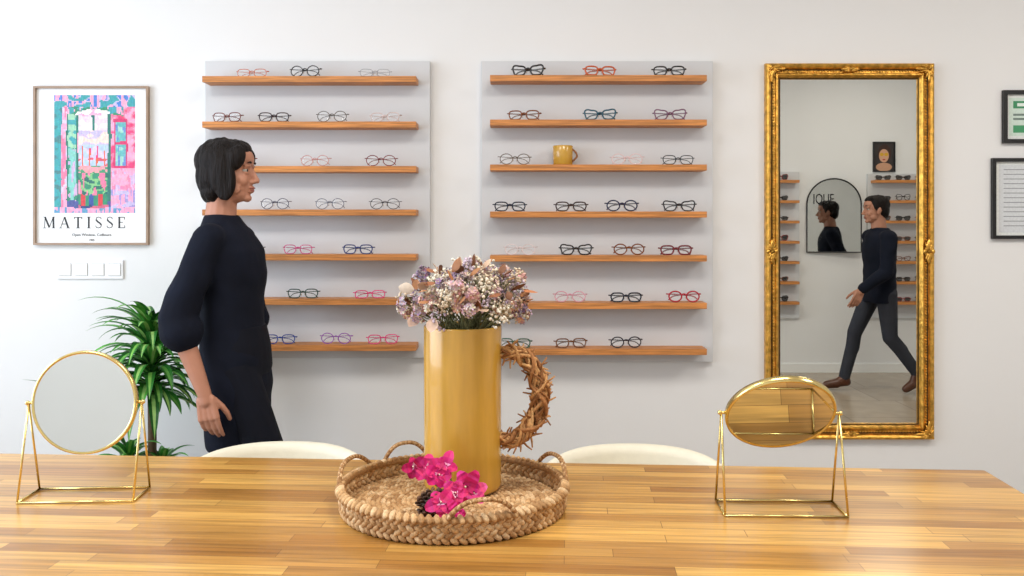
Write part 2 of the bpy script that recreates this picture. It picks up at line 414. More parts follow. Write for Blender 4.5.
# ------------------------------------------------------------------ eyeglasses
def specs(parent,x,y,z,col,kind='round',th=.0016,yaw=0,w=.134,face=-1,sun=False,col2=None):
    mb=MB(); ml=MB()
    lw=w*.385; br=w*.145; h={'round':.043,'square':.036,'cat':.038,'big':.050,'rect':.030}[kind]
    cz=h/2+.002
    R=Matrix.Rotation(yaw+(0 if face<0 else pi),3,'Z')
    def T(p): 
        q=R@Vector(p); return (q.x+x,q.y+y,q.z+z)
    for sx in(-1,1):
        cx=sx*(br/2+lw/2); pts=[]
        for k in range(24):
            a=2*pi*k/24; ca,sa=math.cos(a),math.sin(a)
            e={'round':1.0,'square':.62,'cat':.7,'big':.75,'rect':.6}[kind]
            px=lw/2*math.copysign(abs(ca)**e,ca); pz=h/2*math.copysign(abs(sa)**e,sa)
            if kind in('cat','big'):
                if sx*ca>0 and sa>0: pz+=.008*(sx*px/(lw/2)); px*=1.06
                if sa<0: px*=.9
            if kind=='square' and sa<0: px*=.92
            pts.append((cx+px,-.003*(1-abs(ca))*1,cz+pz))
        mb.tube([T(p) for p in pts],th,col,0,6,True,flat=1.0)
        ml.add([T(p) for p in pts],[tuple(range(24))])
        ex=sx*(w/2); hz=cz+h*.22
        arm=[(ex-sx*.002,0,hz),(ex+sx*.001,.006,hz),(ex-sx*.004,.012+.003*sx,hz),(ex-sx*w*.5,.015+.003*sx,hz-.004),(ex-sx*w*.8,.016+.003*sx,hz-.010),(ex-sx*w*.95,.016+.003*sx,hz-.026)]
        mb.tube([T(p) for p in crom(arm,4)],th*.9,col2 or col,0,5)
        mb.tube([T((sx*.006,.001,cz-.002)),T((sx*.008,.006,cz-.008))],.0018,(210,200,190),0,5)
    mb.tube([T(p) for p in crom([(-br/2-.003,0,cz+h*.12),(0,-.002,cz+h*.24),(br/2+.003,0,cz+h*.12)],4)],th*1.15,col,0,6)
    o=mb.obj('spectacles',M_specs,parent,True); ml.obj('lenses',M_lensd if sun else M_lens,o)
    return o
K=(28,26,28);TO=(120,66,34);OR=(190,84,36);TE=(28,78,96);PU=(112,72,100);PK=(226,120,160);SI=(150,150,155);RD=(160,40,50);BL=(50,70,150);GN=(50,90,70);PR=(150,90,180);LT=(205,185,180);HP=(225,60,130)
L=[[(252,'rect',OR,.0013),(305,'round',K,.0020),(375,'rect',SI,.0012)],
 [(227,'square',(110,50,40),.0019),(274,'square',(50,34,40),.0022),(332,'round',(90,86,80),.0016),(385,'square',LT,.0018)],
 [(240,'round',(140,50,50),.0016),(315,'round',(190,120,110),.0012),(381,'round',(120,40,45),.0017)],
 [(275,'round',(60,60,80),.0014),(330,'round',(90,95,110),.0013),(385,'round',(60,60,66),.0014)],
 [(248,'square',K,.0018),(298,'square',(200,80,130),.0018),(358,'square',(60,70,120),.0024)],
 [(303,'square',(40,70,60),.0020),(370,'rect',HP,.0018)],
 [(280,'square',BL,.0020),(336,'round',PR,.0018),(383,'square',HP,.0018)]]
Rr=[[(528,'cat',K,.0034),(600,'square',OR,.0032),(669,'square',K,.0030)],
 [(524,'square',TO,.0026),(600,'cat',TE,.0030),(670,'cat',PU,.0026)],
 [(515,'round',(110,100,90),.0017),(627,'round',(222,190,190),.0015),(678,'square',(50,56,60),.0018)],
 [(510,'square',(30,40,60),.0026),(571,'square',(60,44,42),.0028),(622,'round',(34,40,70),.0028),(679,'cat',(34,34,40),.0028)],
 [(520,'round',(220,205,205),.0018),(576,'cat',(30,30,34),.0030),(629,'round',TO,.0026),(676,'square',(110,30,40),.0032)],
 [(570,'round',(210,150,165),.0020),(626,'square',(28,36,50),.0030),(684,'round',(170,30,50),.0030)],
 [(515,'square',GN,.0025),(571,'square',(110,70,44),.0025),(626,'round',(44,40,50),.0025)]]
for u,rows in enumerate((L,Rr)):
    for r,row in enumerate(rows):
        parts=[row[:1],row[1:]] if (u==1 and r==2) else [row]
        for prt in parts:
            eg=group('eyeglasses_row',(wx(prt[0][0],3.728),3.728,tops[u][r]))
            for (px,k,c,t) in prt:
                specs(eg,wx(px,3.728),3.728,tops[u][r]-.0004+t*.5,c,k,t*1.12,random.uniform(-.22,.22),w=.136 if u else .132)

# small cup on shelf
cx,cy,cz=wx(563,3.74),3.745,tops[1][2]+.0005
g=group('ceramic_cup',(cx,cy,cz))
mb=MB(); mb.lathe((cx,cy,cz),[(0.001,0),(.036,0),(.040,.003),(.042,.078),(.0405,.080),(.038,.077),(.037,.006),(.001,.005)],seg=36)
mb.obj('cup_body',M_yellow,g,True)
mb=MB(); 
for k in range(6):
    pts=[(cx+.036+.022*math.sin(pi*t/8)+random.uniform(-.002,.002),cy-.01+random.uniform(-.006,.006),cz+.012+.055*t/8) for t in range(9)]
    mb.tube(pts,.0030,(150,100,60),0,6)
mb.obj('woven_handle',M_wick,g,True)

# ------------------------------------------------------------------ generic mitred frame
def mitre(mb,xc,zc,W,H,y0,prof,dirn=-1,cols=None,mis=None):
    n=len(prof); vs=[]
    for (sx,sz) in((-1,-1),(1,-1),(1,1),(-1,1)):
        for u,d in prof: vs.append((xc+sx*(W/2-u),y0+dirn*d,zc+sz*(H/2-u)))
    for k in range(4):
        k2=(k+1)%4
        for i in range(n-1):
            f=(k*n+i,k2*n+i,k2*n+i+1,k*n+i+1)
            mb.add([vs[q] for q in f],[(0,1,2,3)],(200,200,200),mis[i] if mis else 0)

# ------------------------------------------------------------------ big gilt mirror
X0,X1,Z0,Z1=wx(766,3.80),wx(935,3.80),wz(440,3.80),wz(63,3.80)
mx,mz,MW,MH=(X0+X1)/2,(Z0+Z1)/2,X1-X0,Z1-Z0
g=group('gilt_wall_mirror',(mx,3.81,mz))
mb=MB()
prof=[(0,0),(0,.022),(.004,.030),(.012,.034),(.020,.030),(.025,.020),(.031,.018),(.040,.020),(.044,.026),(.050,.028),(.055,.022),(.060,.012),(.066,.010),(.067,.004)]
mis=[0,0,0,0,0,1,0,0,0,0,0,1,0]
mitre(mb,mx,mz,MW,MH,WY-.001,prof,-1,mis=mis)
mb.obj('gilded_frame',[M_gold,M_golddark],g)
mb=MB()
def bead_line(x0,z0,x1,z1,step=.012):
    d=math.hypot(x1-x0,z1-z0); n=int(d/step)
    for i in range(n+1):
        t=i/n; mb.ell((x0+(x1-x0)*t,WY-.022,z0+(z1-z0)*t),(.0040,.0035,.0040),seg=6,rings=4)
ins=.034
bead_line(X0+ins,Z0+ins,X1-ins,Z0+ins);bead_line(X0+ins,Z1-ins,X1-ins,Z1-ins);bead_line(X0+ins,Z0+ins,X0+ins,Z1-ins);bead_line(X1-ins,Z0+ins,X1-ins,Z1-ins)
def leaf_orn(cx,cz,ang,Ln,Wd):
    for k,(o,l,w) in enumerate(((0,1,1),(.35,.7,.7),(-.35,.7,.7),(.75,.45,.6),(-.75,.45,.6))):
        R2=Matrix.Rotation(-(ang+o),3,'Y'); c=R2@Vector((Ln*l*.5,0,0))
        mb.ell((cx+c.x,WY-.032,cz+c.z),(Ln*l*.5,.006,Wd*w*.25),R2,seg=10,rings=6)
    mb.ell((cx,WY-.034,cz),(.009,.010,.009),seg=10,rings=6)
for sx,xx in((-1,X0),(1,X1)):
    for sz,zz in((-1,Z0),(1,Z1)):
        cx_,cz_=xx-sx*.024,zz-sz*.024
        leaf_orn(cx_,cz_,math.atan2(0,-sx),.062,.028); leaf_orn(cx_,cz_,math.atan2(-sz,0),.062,.028)
        leaf_orn(cx_,cz_,math.atan2(sz,sx),.028,.03)
for xx in(X0+.026,X1-.026):
    leaf_orn(xx,mz,pi/2,.055,.034); leaf_orn(xx,mz,-pi/2,.055,.034)
    for s_ in(-1,1): mb.ell((xx+s_*.016,WY-.032,mz),(.010,.008,.012),seg=10,rings=6)
for zz in(Z0+.026,Z1-.026):
    leaf_orn(mx,zz,0,.04,.026); leaf_orn(mx,zz,pi,.04,.026)
mb.obj('carved_ornaments',M_gold,g,True)
mb=MB(); mb.bx(X0+.06,X1-.06,WY-.006,WY-.001,Z0+.06,Z1-.06); mb.obj('mirror_pane',M_mirror,g)

# ------------------------------------------------------------------ matisse poster
X0,X1,Z0,Z1=wx(33,3.81),wx(148,3.81),wz(245,3.81),wz(86,3.81)
pxc,pzc=(X0+X1)/2,(Z0+Z1)/2
g=group('framed_art_poster',(pxc,3.81,pzc))
mb=MB(); mitre(mb,pxc,pzc,X1-X0,Z1-Z0,WY-.001,[(0,0),(0,.02),(.009,.02),(.009,.006)]); mb.obj('poster_frame',mat('poster_frame_wood',(156,130,108),.45,var=.12,nscale=20),g)
mb=MB(); mb.bx(X0+.005,X1-.005,WY-.008,WY-.001,Z0+.005,Z1-.005); mb.obj('poster_paper',M_paper,g)
ax0,ax1,az1,az0=wx(54,3.82),wx(135,3.82),wz(95,3.82),wz(213,3.82)
yb=WY-.0085
def nz(u,v,s,k=0): return mnoise.noise(Vector((u*s,v*s,k*7.3)))
def art(u0,v0):
    u=u0+.014*nz(u0,v0,7,1); v=v0+.012*nz(u0,v0,7,2)
    n=nz(u0*1.0,v0*2.2,9,3); n2=nz(u0*3,v0*.7,9,4)
    T=(66,160,168);B=(80,130,204);P=(244,166,196);R=(226,70,122);V=(196,184,222);W=(244,234,238);G=(56,140,108);Lg=(156,206,176);O=(228,104,66);D=(50,68,120);K_=(234,124,158)
    if v<.10: return T if n>.12 else (P if n2>.05 else (B if n<-.08 else V))
    if v>.955: return P if n2>-.1 else (100,156,194)
    if u<.085: return T if n>-.15 else (74,130,132)
    if u<.15: return K_ if n2>.1 else (P if n>-.1 else (214,196,220))
    if u<.86 and v<.17:
        d=math.hypot((u-.48)/.22,(v-.175)/.06)
        if d<1: return W if n>-.1 else P
        return G if n>0.05 else (T if n2>-.1 else P)
    if u<.30 and v<.90:
        if u>.275 or u<.17: return P if n2>.15 else (40,116,104)
        return (Lg if n>.0 else T) if v<.45 else ((130,196,188) if n2>0 else (G if n>.1 else (204,172,208)))
    if .30<=u<.66:
        if v<.30: return (W if n>.0 else (232,206,222)) if abs(u-.48)>.014 else (40,120,110)
        if v<.42: return (246,214,204) if n>-.05 else V
        if v<.60:
            if abs(((u-.30)*11)%1-.5)<.10 and v>.42+.1*abs(n): return O if n2>-.2 else R
            if v>.54 and n>.05: return (214,90,106)
            return (208,196,228) if n>-.1 else (180,200,228)
        if v<.66: return (232,156,166) if n>0 else (74,152,112)
        if v<.84:
            if n2>.22: return K_
            return G if n>-.02 else ((132,192,132) if n>-.25 else (44,110,100))
        if v<.93:
            k=((u-.30)*9)%1
            if .2<k<.75: return (212,66,72) if int((u-.30)*9)%2==0 else (60,86,158)
            return G
        return D if n>0 else (208,104,132)
    if u<.70: return (50,118,108) if v<.9 else (80,90,150)
    if v<.62:
        if .74<u<.90 and v>.20:
            if u<.76 or u>.88 or v<.225 or v>.60 or abs(v-.41)<.012: return (208,56,108)
            return (104,180,184) if n>0 else ((160,208,198) if n2>0 else (106,140,198))
        return R if n>.22 else (K_ if n>-.05 else P)
    if v<.80: return P if n>-.1 else ((236,134,170) if n2>0 else (208,182,220))
    return V if n>.1 else ((160,150,206) if n2>0 else P)
nr,nc=100,70; mb=MB(); cw=(ax1-ax0)/nc; chh=(az1-az0)/nr
for i in range(nr):
    for j in range(nc):
        c=art((j+.5)/nc,(i+.5)/nr); q=1+.10*nz(j/nc*2,i/nr,30,6); c=tuple(max(0,min(255,int(v*q+random.randint(-7,7)))) for v in c)
        xa,xb,za,zb=ax0+cw*j,ax0+cw*(j+1),az1-chh*i,az1-chh*(i+1)
        mb.add([(xa,yb,za),(xa,yb,zb),(xb,yb,zb),(xb,yb,za)],[(0,1,2,3)],c)
mb.obj('painting_print',M_vpaint,g)
mb=MB(); INK=(40,40,44)
def stroke(a,b_,w0,y=yb-.0003):
    (x0,z0),(x1,z1)=a,b_; 
    dx,dz=x1-x0,z1-z0; l=math.hypot(dx,dz); nx,nz_=-dz/l*w0/2,dx/l*w0/2
    mb.add([(x0+nx,y,z0+nz_),(x0-nx,y,z0-nz_),(x1-nx,y,z1-nz_),(x1+nx,y,z1+nz_)],[(0,1,2,3)],INK)
LH=wz(217,3.82)-wz(228,3.82); LB=wz(228,3.82)
TKs=.0075; TN=.003
def serif(x,z,w=.014): stroke((x-w/2,z),(x+w/2,z),.0022)
def letter(ch,x):
    h=LH; z=LB
    def P(u,v): return (x+u,z+v*h)
    if ch=='M':
        stroke(P(.006,0),P(.008,1),TN);stroke(P(.008,1),P(.026,.05),TKs);stroke(P(.026,.05),P(.043,1),TN);stroke(P(.044,0),P(.043,1),TKs)
        serif(x+.006,z);serif(x+.044,z,.017);serif(x+.006,z+h,.012);serif(x+.045,z+h,.012); return .052
    if ch=='A':
        stroke(P(.004,0),P(.021,1),TN);stroke(P(.021,1),P(.037,0),TKs);stroke(P(.010,.36),P(.031,.36),TN);serif(x+.004,z);serif(x+.037,z,.017);return .042
    if ch=='T':
        stroke(P(.019,0),P(.019,1),TKs);stroke(P(.002,.97),P(.036,.97),TN);stroke(P(.003,.8),P(.003,1),TN);stroke(P(.035,.8),P(.035,1),TN);serif(x+.019,z,.018);return .038
    if ch=='I':
        stroke(P(.009,0),P(.009,1),TKs);serif(x+.009,z,.017);serif(x+.009,z+h,.017);return .018
    if ch=='S':
        pts=[(.026,.80),(.024,.95),(.015,1.0),(.006,.93),(.004,.76),(.010,.60),(.020,.45),(.027,.28),(.024,.08),(.014,0),(.005,.06),(.003,.22)]
        for a,b_ in zip(pts[:-1],pts[1:]):
            stroke(P(*a),P(*b_),TKs*.9 if .2<(a[1]+b_[1])/2<.8 else TN)
        return .030
    if ch=='E':
        stroke(P(.008,0),P(.008,1),TKs);stroke(P(.003,.02),P(.031,.02),TN);stroke(P(.003,.98),P(.030,.98),TN);stroke(P(.008,.52),P(.023,.52),TN);stroke(P(.031,0),P(.031,.24),TN);stroke(P(.030,.78),P(.030,1),TN);return .033
xx=wx(43,3.82); total=.052+.042+.038*2+.018+.030*2+.033-.038
gap=(wx(134,3.82)-xx-total-.038)/6
for ch in 'MATISSE': xx+=letter(ch,xx)+gap
mb.obj('poster_title',M_vpaint,g)
def text(body,x,y,z,size,m,parent,name='lettering',sx=1):
    cu=bpy.data.curves.new(name,'FONT'); cu.body=body; cu.size=size; cu.align_x='CENTER'; cu.extrude=.0003
    o=bpy.data.objects.new(name,cu); sc.collection.objects.link(o); cu.materials.append(m)
    o.rotation_euler=(pi/2,0,0); o.location=(x,y,z); o.scale=(sx,1,1)
    if parent: 
        o.parent=parent; o.matrix_parent_inverse=Matrix.Translation(-Vector(parent.location))
    return o
text('Open Window, Collioure',pxc,WY-.009,wz(236,3.82),.016,M_black,g,'subtitle')
text('1905',pxc,WY-.009,wz(241,3.82),.012,M_black,g,'subtitle_year')

# ------------------------------------------------------------------ certificates
for (a,b_,t,bt,style) in((1004,1054,90,143,0),(993,1070,158,239,1)):
    X0,X1,Z0,Z1=wx(a,3.81),wx(b_,3.81),wz(bt,3.81),wz(t,3.81); xc,zc=(X0+X1)/2,(Z0+Z1)/2
    g=group('framed_certificate',(xc,3.81,zc))
    fw=.017 if style==0 else .015
    mb=MB(); mitre(mb,xc,zc,X1-X0,Z1-Z0,WY-.001,[(0,0),(0,.018),(fw,.018),(fw,.004)]); mb.obj('black_frame',M_black,g)
    mb=MB(); mb.bx(X0+.01,X1-.01,WY-.006,WY-.001,Z0+.01,Z1-.01,(226,230,228))
    w=X1-X0;h=Z1-Z0; y=WY-.0064
    def R_(u0,u1,v0,v1,c,k=0): 
        mb.add([(X0+w*u0,y-.0001*k,Z0+h*v0),(X0+w*u1,y-.0001*k,Z0+h*v0),(X0+w*u1,y-.0001*k,Z0+h*v1),(X0+w*u0,y-.0001*k,Z0+h*v1)],[(0,1,2,3)],c)
    if style==0:
        R_(.14,.86,.14,.86,(204,222,212));R_(.22,.78,.66,.80,(60,140,96),1);R_(.3,.7,.70,.76,(226,238,232),2)
        R_(.22,.60,.52,.56,(110,130,122),1);R_(.22,.70,.44,.48,(110,130,122),1);R_(.22,.78,.20,.34,(70,150,104),1)
    else:
        R_(.1,.9,.08,.92,(208,212,216)); 
        for k in range(13):
            v=.86-.058*k; R_(.16,.16+random.uniform(.45,.68),v-.006,v+.003,(130,134,140),2)
    mb.obj('certificate_sheet',M_vpaint,g)

# ------------------------------------------------------------------ switch plate
X0,X1,Z0,Z1=wx(58),wx(124),wz(279),wz(260)
g=group('wall_light_switch',((X0+X1)/2,WY-.01,(Z0+Z1)/2))
M_gap=mat('gap_grey',(176,178,181),.5)
mb=MB(); mb.bx(X0,X1,WY-.009,WY-.001,Z0,Z1); bev(mb.obj('cover_plate',mat('switch_plate',(234,235,237),.35,var=.01),g),.003)
for k in range(4):
    c=X0+(X1-X0)*(k+.5)/4; mb=MB(); mb.bx(c-.025,c+.025,WY-.013,WY-.008,Z0+.015,Z1-.015); bev(mb.obj('rocker_%d'%(k+1),M_white,g),.002)
    mb=MB(); mb.bx(c-.0265,c+.0265,WY-.0095,WY-.0085,Z0+.0135,Z1-.0135); mb.obj('rocker_gap_%d'%(k+1),M_gap,g)

# ------------------------------------------------------------------ vase with dried flowers
vx,vy=-.117,2.14; tz=.768
g=group('flower_jug',(vx,vy,tz))
mb=MB(); VH=1.155-tz
mb.lathe((vx,vy,tz),[(.0005,0),(.080,0),(.088,.004),(.0915,.014),(.0915,.10),(.092,.25),(.0925,VH-.004),(.0915,VH),(.088,VH-.001),(.086,VH-.01),(.086,.02),(.0005,.012)],seg=72)
mb.obj('jug_body',M_yellow,g,True)
mb=MB(); ex=vx+.09
path=crom([(ex-.006,vy-.01,1.090),(ex+.030,vy-.012,1.092),(ex+.070,vy-.012,1.066),(ex+.092,vy-.012,1.015),(ex+.090,vy-.012,.960),(ex+.066,vy-.012,.912),(ex+.032,vy-.012,.886),(ex-.004,vy-.01,.890)],8)
n=len(path); TW=((196,146,92),(164,112,66),(214,168,112),(140,92,50))
for k in range(40):
    ph=random.uniform(0,2*pi); tw=random.uniform(1.5,4)*random.choice((-1,1)); rr=random.uniform(.006,.022)
    i0=random.choice((0,0,random.randrange(0,n//2))); i1=random.choice((n,n,random.randrange(n//2,n)))
    pts=[]
    for i in range(i0,i1):
        t=i/n; tg_=(path[min(i+1,n-1)]-path[max(i-1,0)]).normalized(); s1=Vector((0,1,0)); s2=tg_.cross(s1)
        a=ph+tw*2*pi*t; env=rr*(.6+.4*math.sin(pi*t))
        pts.append(path[i]+s1*math.cos(a)*env+s2*math.sin(a)*env)
    if len(pts)>3: mb.tube(pts,random.uniform(.0025,.0046),random.choice(TW),0,6)
for k in range(130):
    i=random.randrange(2,n-2); p=path[i]; tg_=(path[i+1]-path[i-1]).normalized()*random.choice((-1,1))
    out=Vector((random.gauss(0,1),random.gauss(0,.5),random.gauss(0,1))).normalized()
    d=(tg_*.6+out*.8).normalized(); L_=random.uniform(.015,.034)
    q0=p+out*.012; mb.tube([q0,q0+d*L_*.5+out*.002,q0+d*L_],[.0028,.0024,.0016],random.choice(TW),0,5)
mb.obj('woven_vine_handle',M_wick,g,True)
mb=MB(); bc=Vector((vx+.012,vy,1.212)); br_=(.150,.122,.094)
def rnd_dir(up=-.35):
    while 1:
        v=Vector((random.gauss(0,1),random.gauss(0,1),random.gauss(0,1))).normalized()
        if v.z>up: return v
def petalflower(c,nrm,size,col,n=5,cc=(230,215,150),cup=.35):
    nrm=nrm.normalized(); u=nrm.orthogonal().normalized(); w=nrm.cross(u); ph=random.uniform(0,6)
    for k in range(n):
        a=ph+2*pi*k/n; d=u*math.cos(a)+w*math.sin(a); s_=nrm.cross(d)
        v=[c,c+d*size*.5+s_*size*.30+nrm*size*cup*.4,c+d*size*.85+s_*size*.28+nrm*size*cup*.8,c+d*size+nrm*size*cup*1.0,c+d*size*.85-s_*size*.28+nrm*size*cup*.8,c+d*size*.5-s_*size*.30+nrm*size*cup*.4]
        cj=tuple(max(0,min(255,q+random.randint(-14,14))) for q in col)
        mb.add(v,[(0,1,2,3),(0,3,4,5)],cj)
    mb.ell(c+nrm*size*.1,size*.14,col=cc,seg=5,rings=3)
pal=[(184,164,186),(208,182,186),(156,134,160),(200,174,168),(230,218,202),(184,154,158),(136,114,138),(172,140,124)]
for k in range(170):
    d=rnd_dir(-.42); rr=random.uniform(.55,1.0); c=bc+Vector((d.x*br_[0]*rr,d.y*br_[1]*rr,d.z*br_[2]*rr))
    r=math.hypot(c.x-vx,c.y-vy)
    if c.z<1.168 and r<.098: c.z=1.172
    base=Vector((vx+random.uniform(-.05,.05),vy+random.uniform(-.05,.05),1.11))
    mb.tube(crom([base,(base+c)/2+Vector((0,0,.01)),c],3),.0013,(120,120,80),0,4)
    kind=random.random(); col=random.choice(pal)
    if kind<.46:
        for q in range(15):
            o=rnd_dir(-1); o=(o+d*.7).normalized(); petalflower(c+o*random.uniform(.008,.020),o,random.uniform(.0055,.009),col)
    elif kind<.90:
        cl=random.choice(((236,228,210),(228,216,194),(196,178,192),(214,196,170)))
        for q in range(24):
            o=rnd_dir(-1); o=(o+d*.5).normalized(); p=c+o*random.uniform(.008,.028)
            mb.ell(p,random.uniform(.0022,.0042),col=cl,seg=6,rings=4)
            if q%4==0: mb.tube([c,p],.0006,(150,140,100),0,3)
    else:
        for q in range(10):
            o=rnd_dir(-1); o=(o+d*.8).normalized(); petalflower(c+o*.014,o,.011,(204,160,150),6)
def dleaf(c,d,L_,W_,col,bend=.3):
    d=d.normalized(); s_=d.cross(Vector((random.gauss(0,1),random.gauss(0,.3),random.gauss(0,1)))).normalized(); nn=d.cross(s_)
    vs=[];N=7
    for i in range(N+1):
        t=i/N; w=W_*math.sin(pi*min(1,t*.96+.04))**.8/2; p=c+d*L_*t+nn*bend*L_*t*t
        vs+= [p-s_*w+nn*w*.3,p,p+s_*w+nn*w*.3]
    fs=[]
    for i in range(N):
        a=i*3; fs+=[(a,a+1,a+4,a+3),(a+1,a+2,a+5,a+4)]
    mb.add(vs,fs,col)
for k in range(60):
    d=rnd_dir(-.3); c=bc+Vector((d.x*br_[0]*.88,d.y*br_[1]*.9,d.z*br_[2]*.88))
    dleaf(c,d+Vector((random.gauss(0,.5),random.gauss(0,.5),random.gauss(0,.5))),random.uniform(.022,.038),random.uniform(.016,.026),random.choice(((142,90,60),(168,118,80),(206,176,152),(116,74,48))))
for (px,py,dx,dz,cl) in((524,290,.5,.1,(176,112,70)),(520,303,.5,.4,(190,134,92)),(455,283,-.2,1,(170,112,72)),(470,298,.4,-.6,(156,98,62)),(434,318,-.2,-1,(216,186,166)),(418,316,-.4,-.6,(208,176,156)),(414,290,-1,.2,(220,206,190)),(452,272,.3,1,(146,96,60))):
    y=vy-.09 if 420<px<500 else vy-.03
    dleaf(Vector((wx(px,y),y,wz(py,y))),Vector((dx,-.3,dz)),.036,.028,cl)
mb.obj('dried_flowers',M_petal,g,True)

# ------------------------------------------------------------------ woven tray
tx,ty=-.134,2.06; TZ=.751
g=group('woven_tray',(tx,ty,TZ))
mb=MB(); fib=[(202,164,118),(184,144,98),(212,180,138),(164,124,80),(192,154,108)]
def bead(a,r,z,l,w,skew,col=None,hh=None):
    p=Vector((tx+r*math.cos(a),ty+r*math.sin(a),z)); R=Matrix.Rotation(a+pi/2+skew,3,'Z')
    mb.ell(p,(l,w,hh or w),R,col or random.choice(fib),seg=8,rings=6)
mb.lathe((tx,ty,TZ),[(.001,.001),(.250,.001),(.250,.010),(.001,.010)],(150,112,70))
r=.010; 
while r<.244:
    n=max(6,int(2*pi*r/.015))
    for k in range(n): bead(2*pi*k/n,r,TZ+.0105,.0105,.0062,.5 if int(r/.0115)%2 else -.5,hh=.0055)
    r+=.0115
def bead3(p,d,l,w,col):
    d=d.normalized(); q=d.to_track_quat('X','Z').to_matrix(); mb.ell(p,(l,w,w),q,col,seg=8,rings=6)
for lv in range(4):
    rr=.252+.001*lv; n=88; z=TZ+.008+lv*.0115
    for k in range(n):
        a=2*pi*(k+.5*(lv%2))/n; t=Vector((-math.sin(a),math.cos(a),0)); o=Vector((math.cos(a),math.sin(a),0))
        d=t+Vector((0,0,.75 if lv%2 else -.75))
        bead3(Vector((tx,ty,z))+o*rr,d,.0125,.0064,random.choice(fib))
n=100
for k in range(n):
    a=2*pi*k/n; t=Vector((-math.sin(a),math.cos(a),0)); o=Vector((math.cos(a),math.sin(a),0))
    bead3(Vector((tx,ty,TZ+.052))+o*.256,o*.8+t*.35+Vector((0,0,-.5)),.0135,.0068,random.choice(fib))
mb.tube([(tx+.254*math.cos(2*pi*k/60),ty+.254*math.sin(2*pi*k/60),TZ+.048) for k in range(60)],.008,(160,120,76),0,8,True)
for ac,hs in((165,21),(22,19),(287,17),(122,14)):
    N=30; pts=[]
    for k in range(N+1):
        t=-1+2*k/N; a=math.radians(ac+hs*t); pts.append(Vector((tx+.259*math.cos(a),ty+.259*math.sin(a),TZ+.048+.042*(1-abs(t)**2.6))))
    mb.tube(pts,.0052,(150,108,66),0,8)
    for k in range(N):
        d=(pts[k+1]-pts[k]).normalized(); o=Vector((math.cos(math.radians(ac)),math.sin(math.radians(ac)),0))
        bead3(pts[k],d+o*.5*(1 if k%2 else -1),.0100,.0050,random.choice(fib))
mb.obj('tray_weave',M_wick,g,True)

# ------------------------------------------------------------------ magenta flowers + pine cone
g=group('magenta_flower_and_pinecone_spray',(-.13,1.94,.8))
mb=MB()
def orchid(c,nrm,size):
    col=random.choice(((214,26,116),(230,44,134),(196,18,102),(238,78,152)))
    nrm=nrm.normalized(); u=nrm.orthogonal().normalized(); w=nrm.cross(u); ph=random.uniform(0,6)
    for k in range(5):
        a=ph+2*pi*k/5+random.uniform(-.15,.15); d=u*math.cos(a)+w*math.sin(a); s_=nrm.cross(d); vs=[];N=6
        L_=size*random.uniform(.8,1.15); cu_=random.uniform(.2,.6)
        for i in range(N+1):
            t=i/N; ww=L_*.42*math.sin(pi*(t*.88+.06))**.7; p=c+d*L_*t+nrm*L_*(cu_*t-.30*t*t+.05*random.uniform(-1,1))
            vs+=[p-s_*ww+nrm*ww*.22,p,p+s_*ww+nrm*ww*.22]
        for i in range(N):
            q=i*3; cc=(240,180,212) if i==0 and k%2 else col
            cj=tuple(max(0,min(255,z_+random.randint(-12,12))) for z_ in cc)
            mb.add([vs[q],vs[q+1],vs[q+4],vs[q+3]],[(0,1,2,3)],cj); mb.add([vs[q+1],vs[q+2],vs[q+5],vs[q+4]],[(0,1,2,3)],cj)
    for k in range(3): mb.ell(c+nrm*size*.16+u*random.uniform(-.1,.1)*size+w*random.uniform(-.1,.1)*size,size*.08,col=(150,20,80) if k else (240,220,200),seg=6,rings=4)
for (px,py,y,s_) in((428,468,1.955,.038),(414,466,1.95,.025),(447,466,1.965,.030),(441,503,1.885,.031),(466,486,1.925,.036),(474,492,1.93,.028),(456,510,1.875,.023),(456,494,1.90,.030),(438,476,1.94,.030)):
    c=Vector((wx(px,y),y,wz(py,y))); c.z=max(c.z,.785)
    orchid(c,Vector((random.uniform(-.6,.6),-1,random.uniform(-.2,.9))),s_)
    mb.tube(crom([c,c+Vector((0,.02,-.01)),Vector((-.12,1.975,.785))],4),.0016,(70,96,50),0,5)
mb.obj('magenta_blossoms',M_petal,g,True)
mb=MB()
pc=Vector((-.170,1.918,.801)); ax=Vector((.75,-.25,.25)).normalized(); q=ax.to_track_quat('Z','X').to_matrix()
mb.ell(pc,(.021,.021,.030),q,(58,40,28))
for k in range(90):
    t=k/89; a=k*2.39996; zz=-.032+.064*t; rr=.028*math.sin(pi*(.12+.80*t))**.8
    d=q@Vector((math.cos(a),math.sin(a),.55)).normalized(); p=pc+q@Vector((rr*math.cos(a)*.75,rr*math.sin(a)*.75,zz))
    qq=d.to_track_quat('X','Z').to_matrix(); mb.ell(p+d*.006,(.008,.006,.0024),qq,random.choice(((96,64,46),(72,48,34),(130,94,64))),seg=8,rings=5)
mb.obj('pine_cone',M_v,g,True)

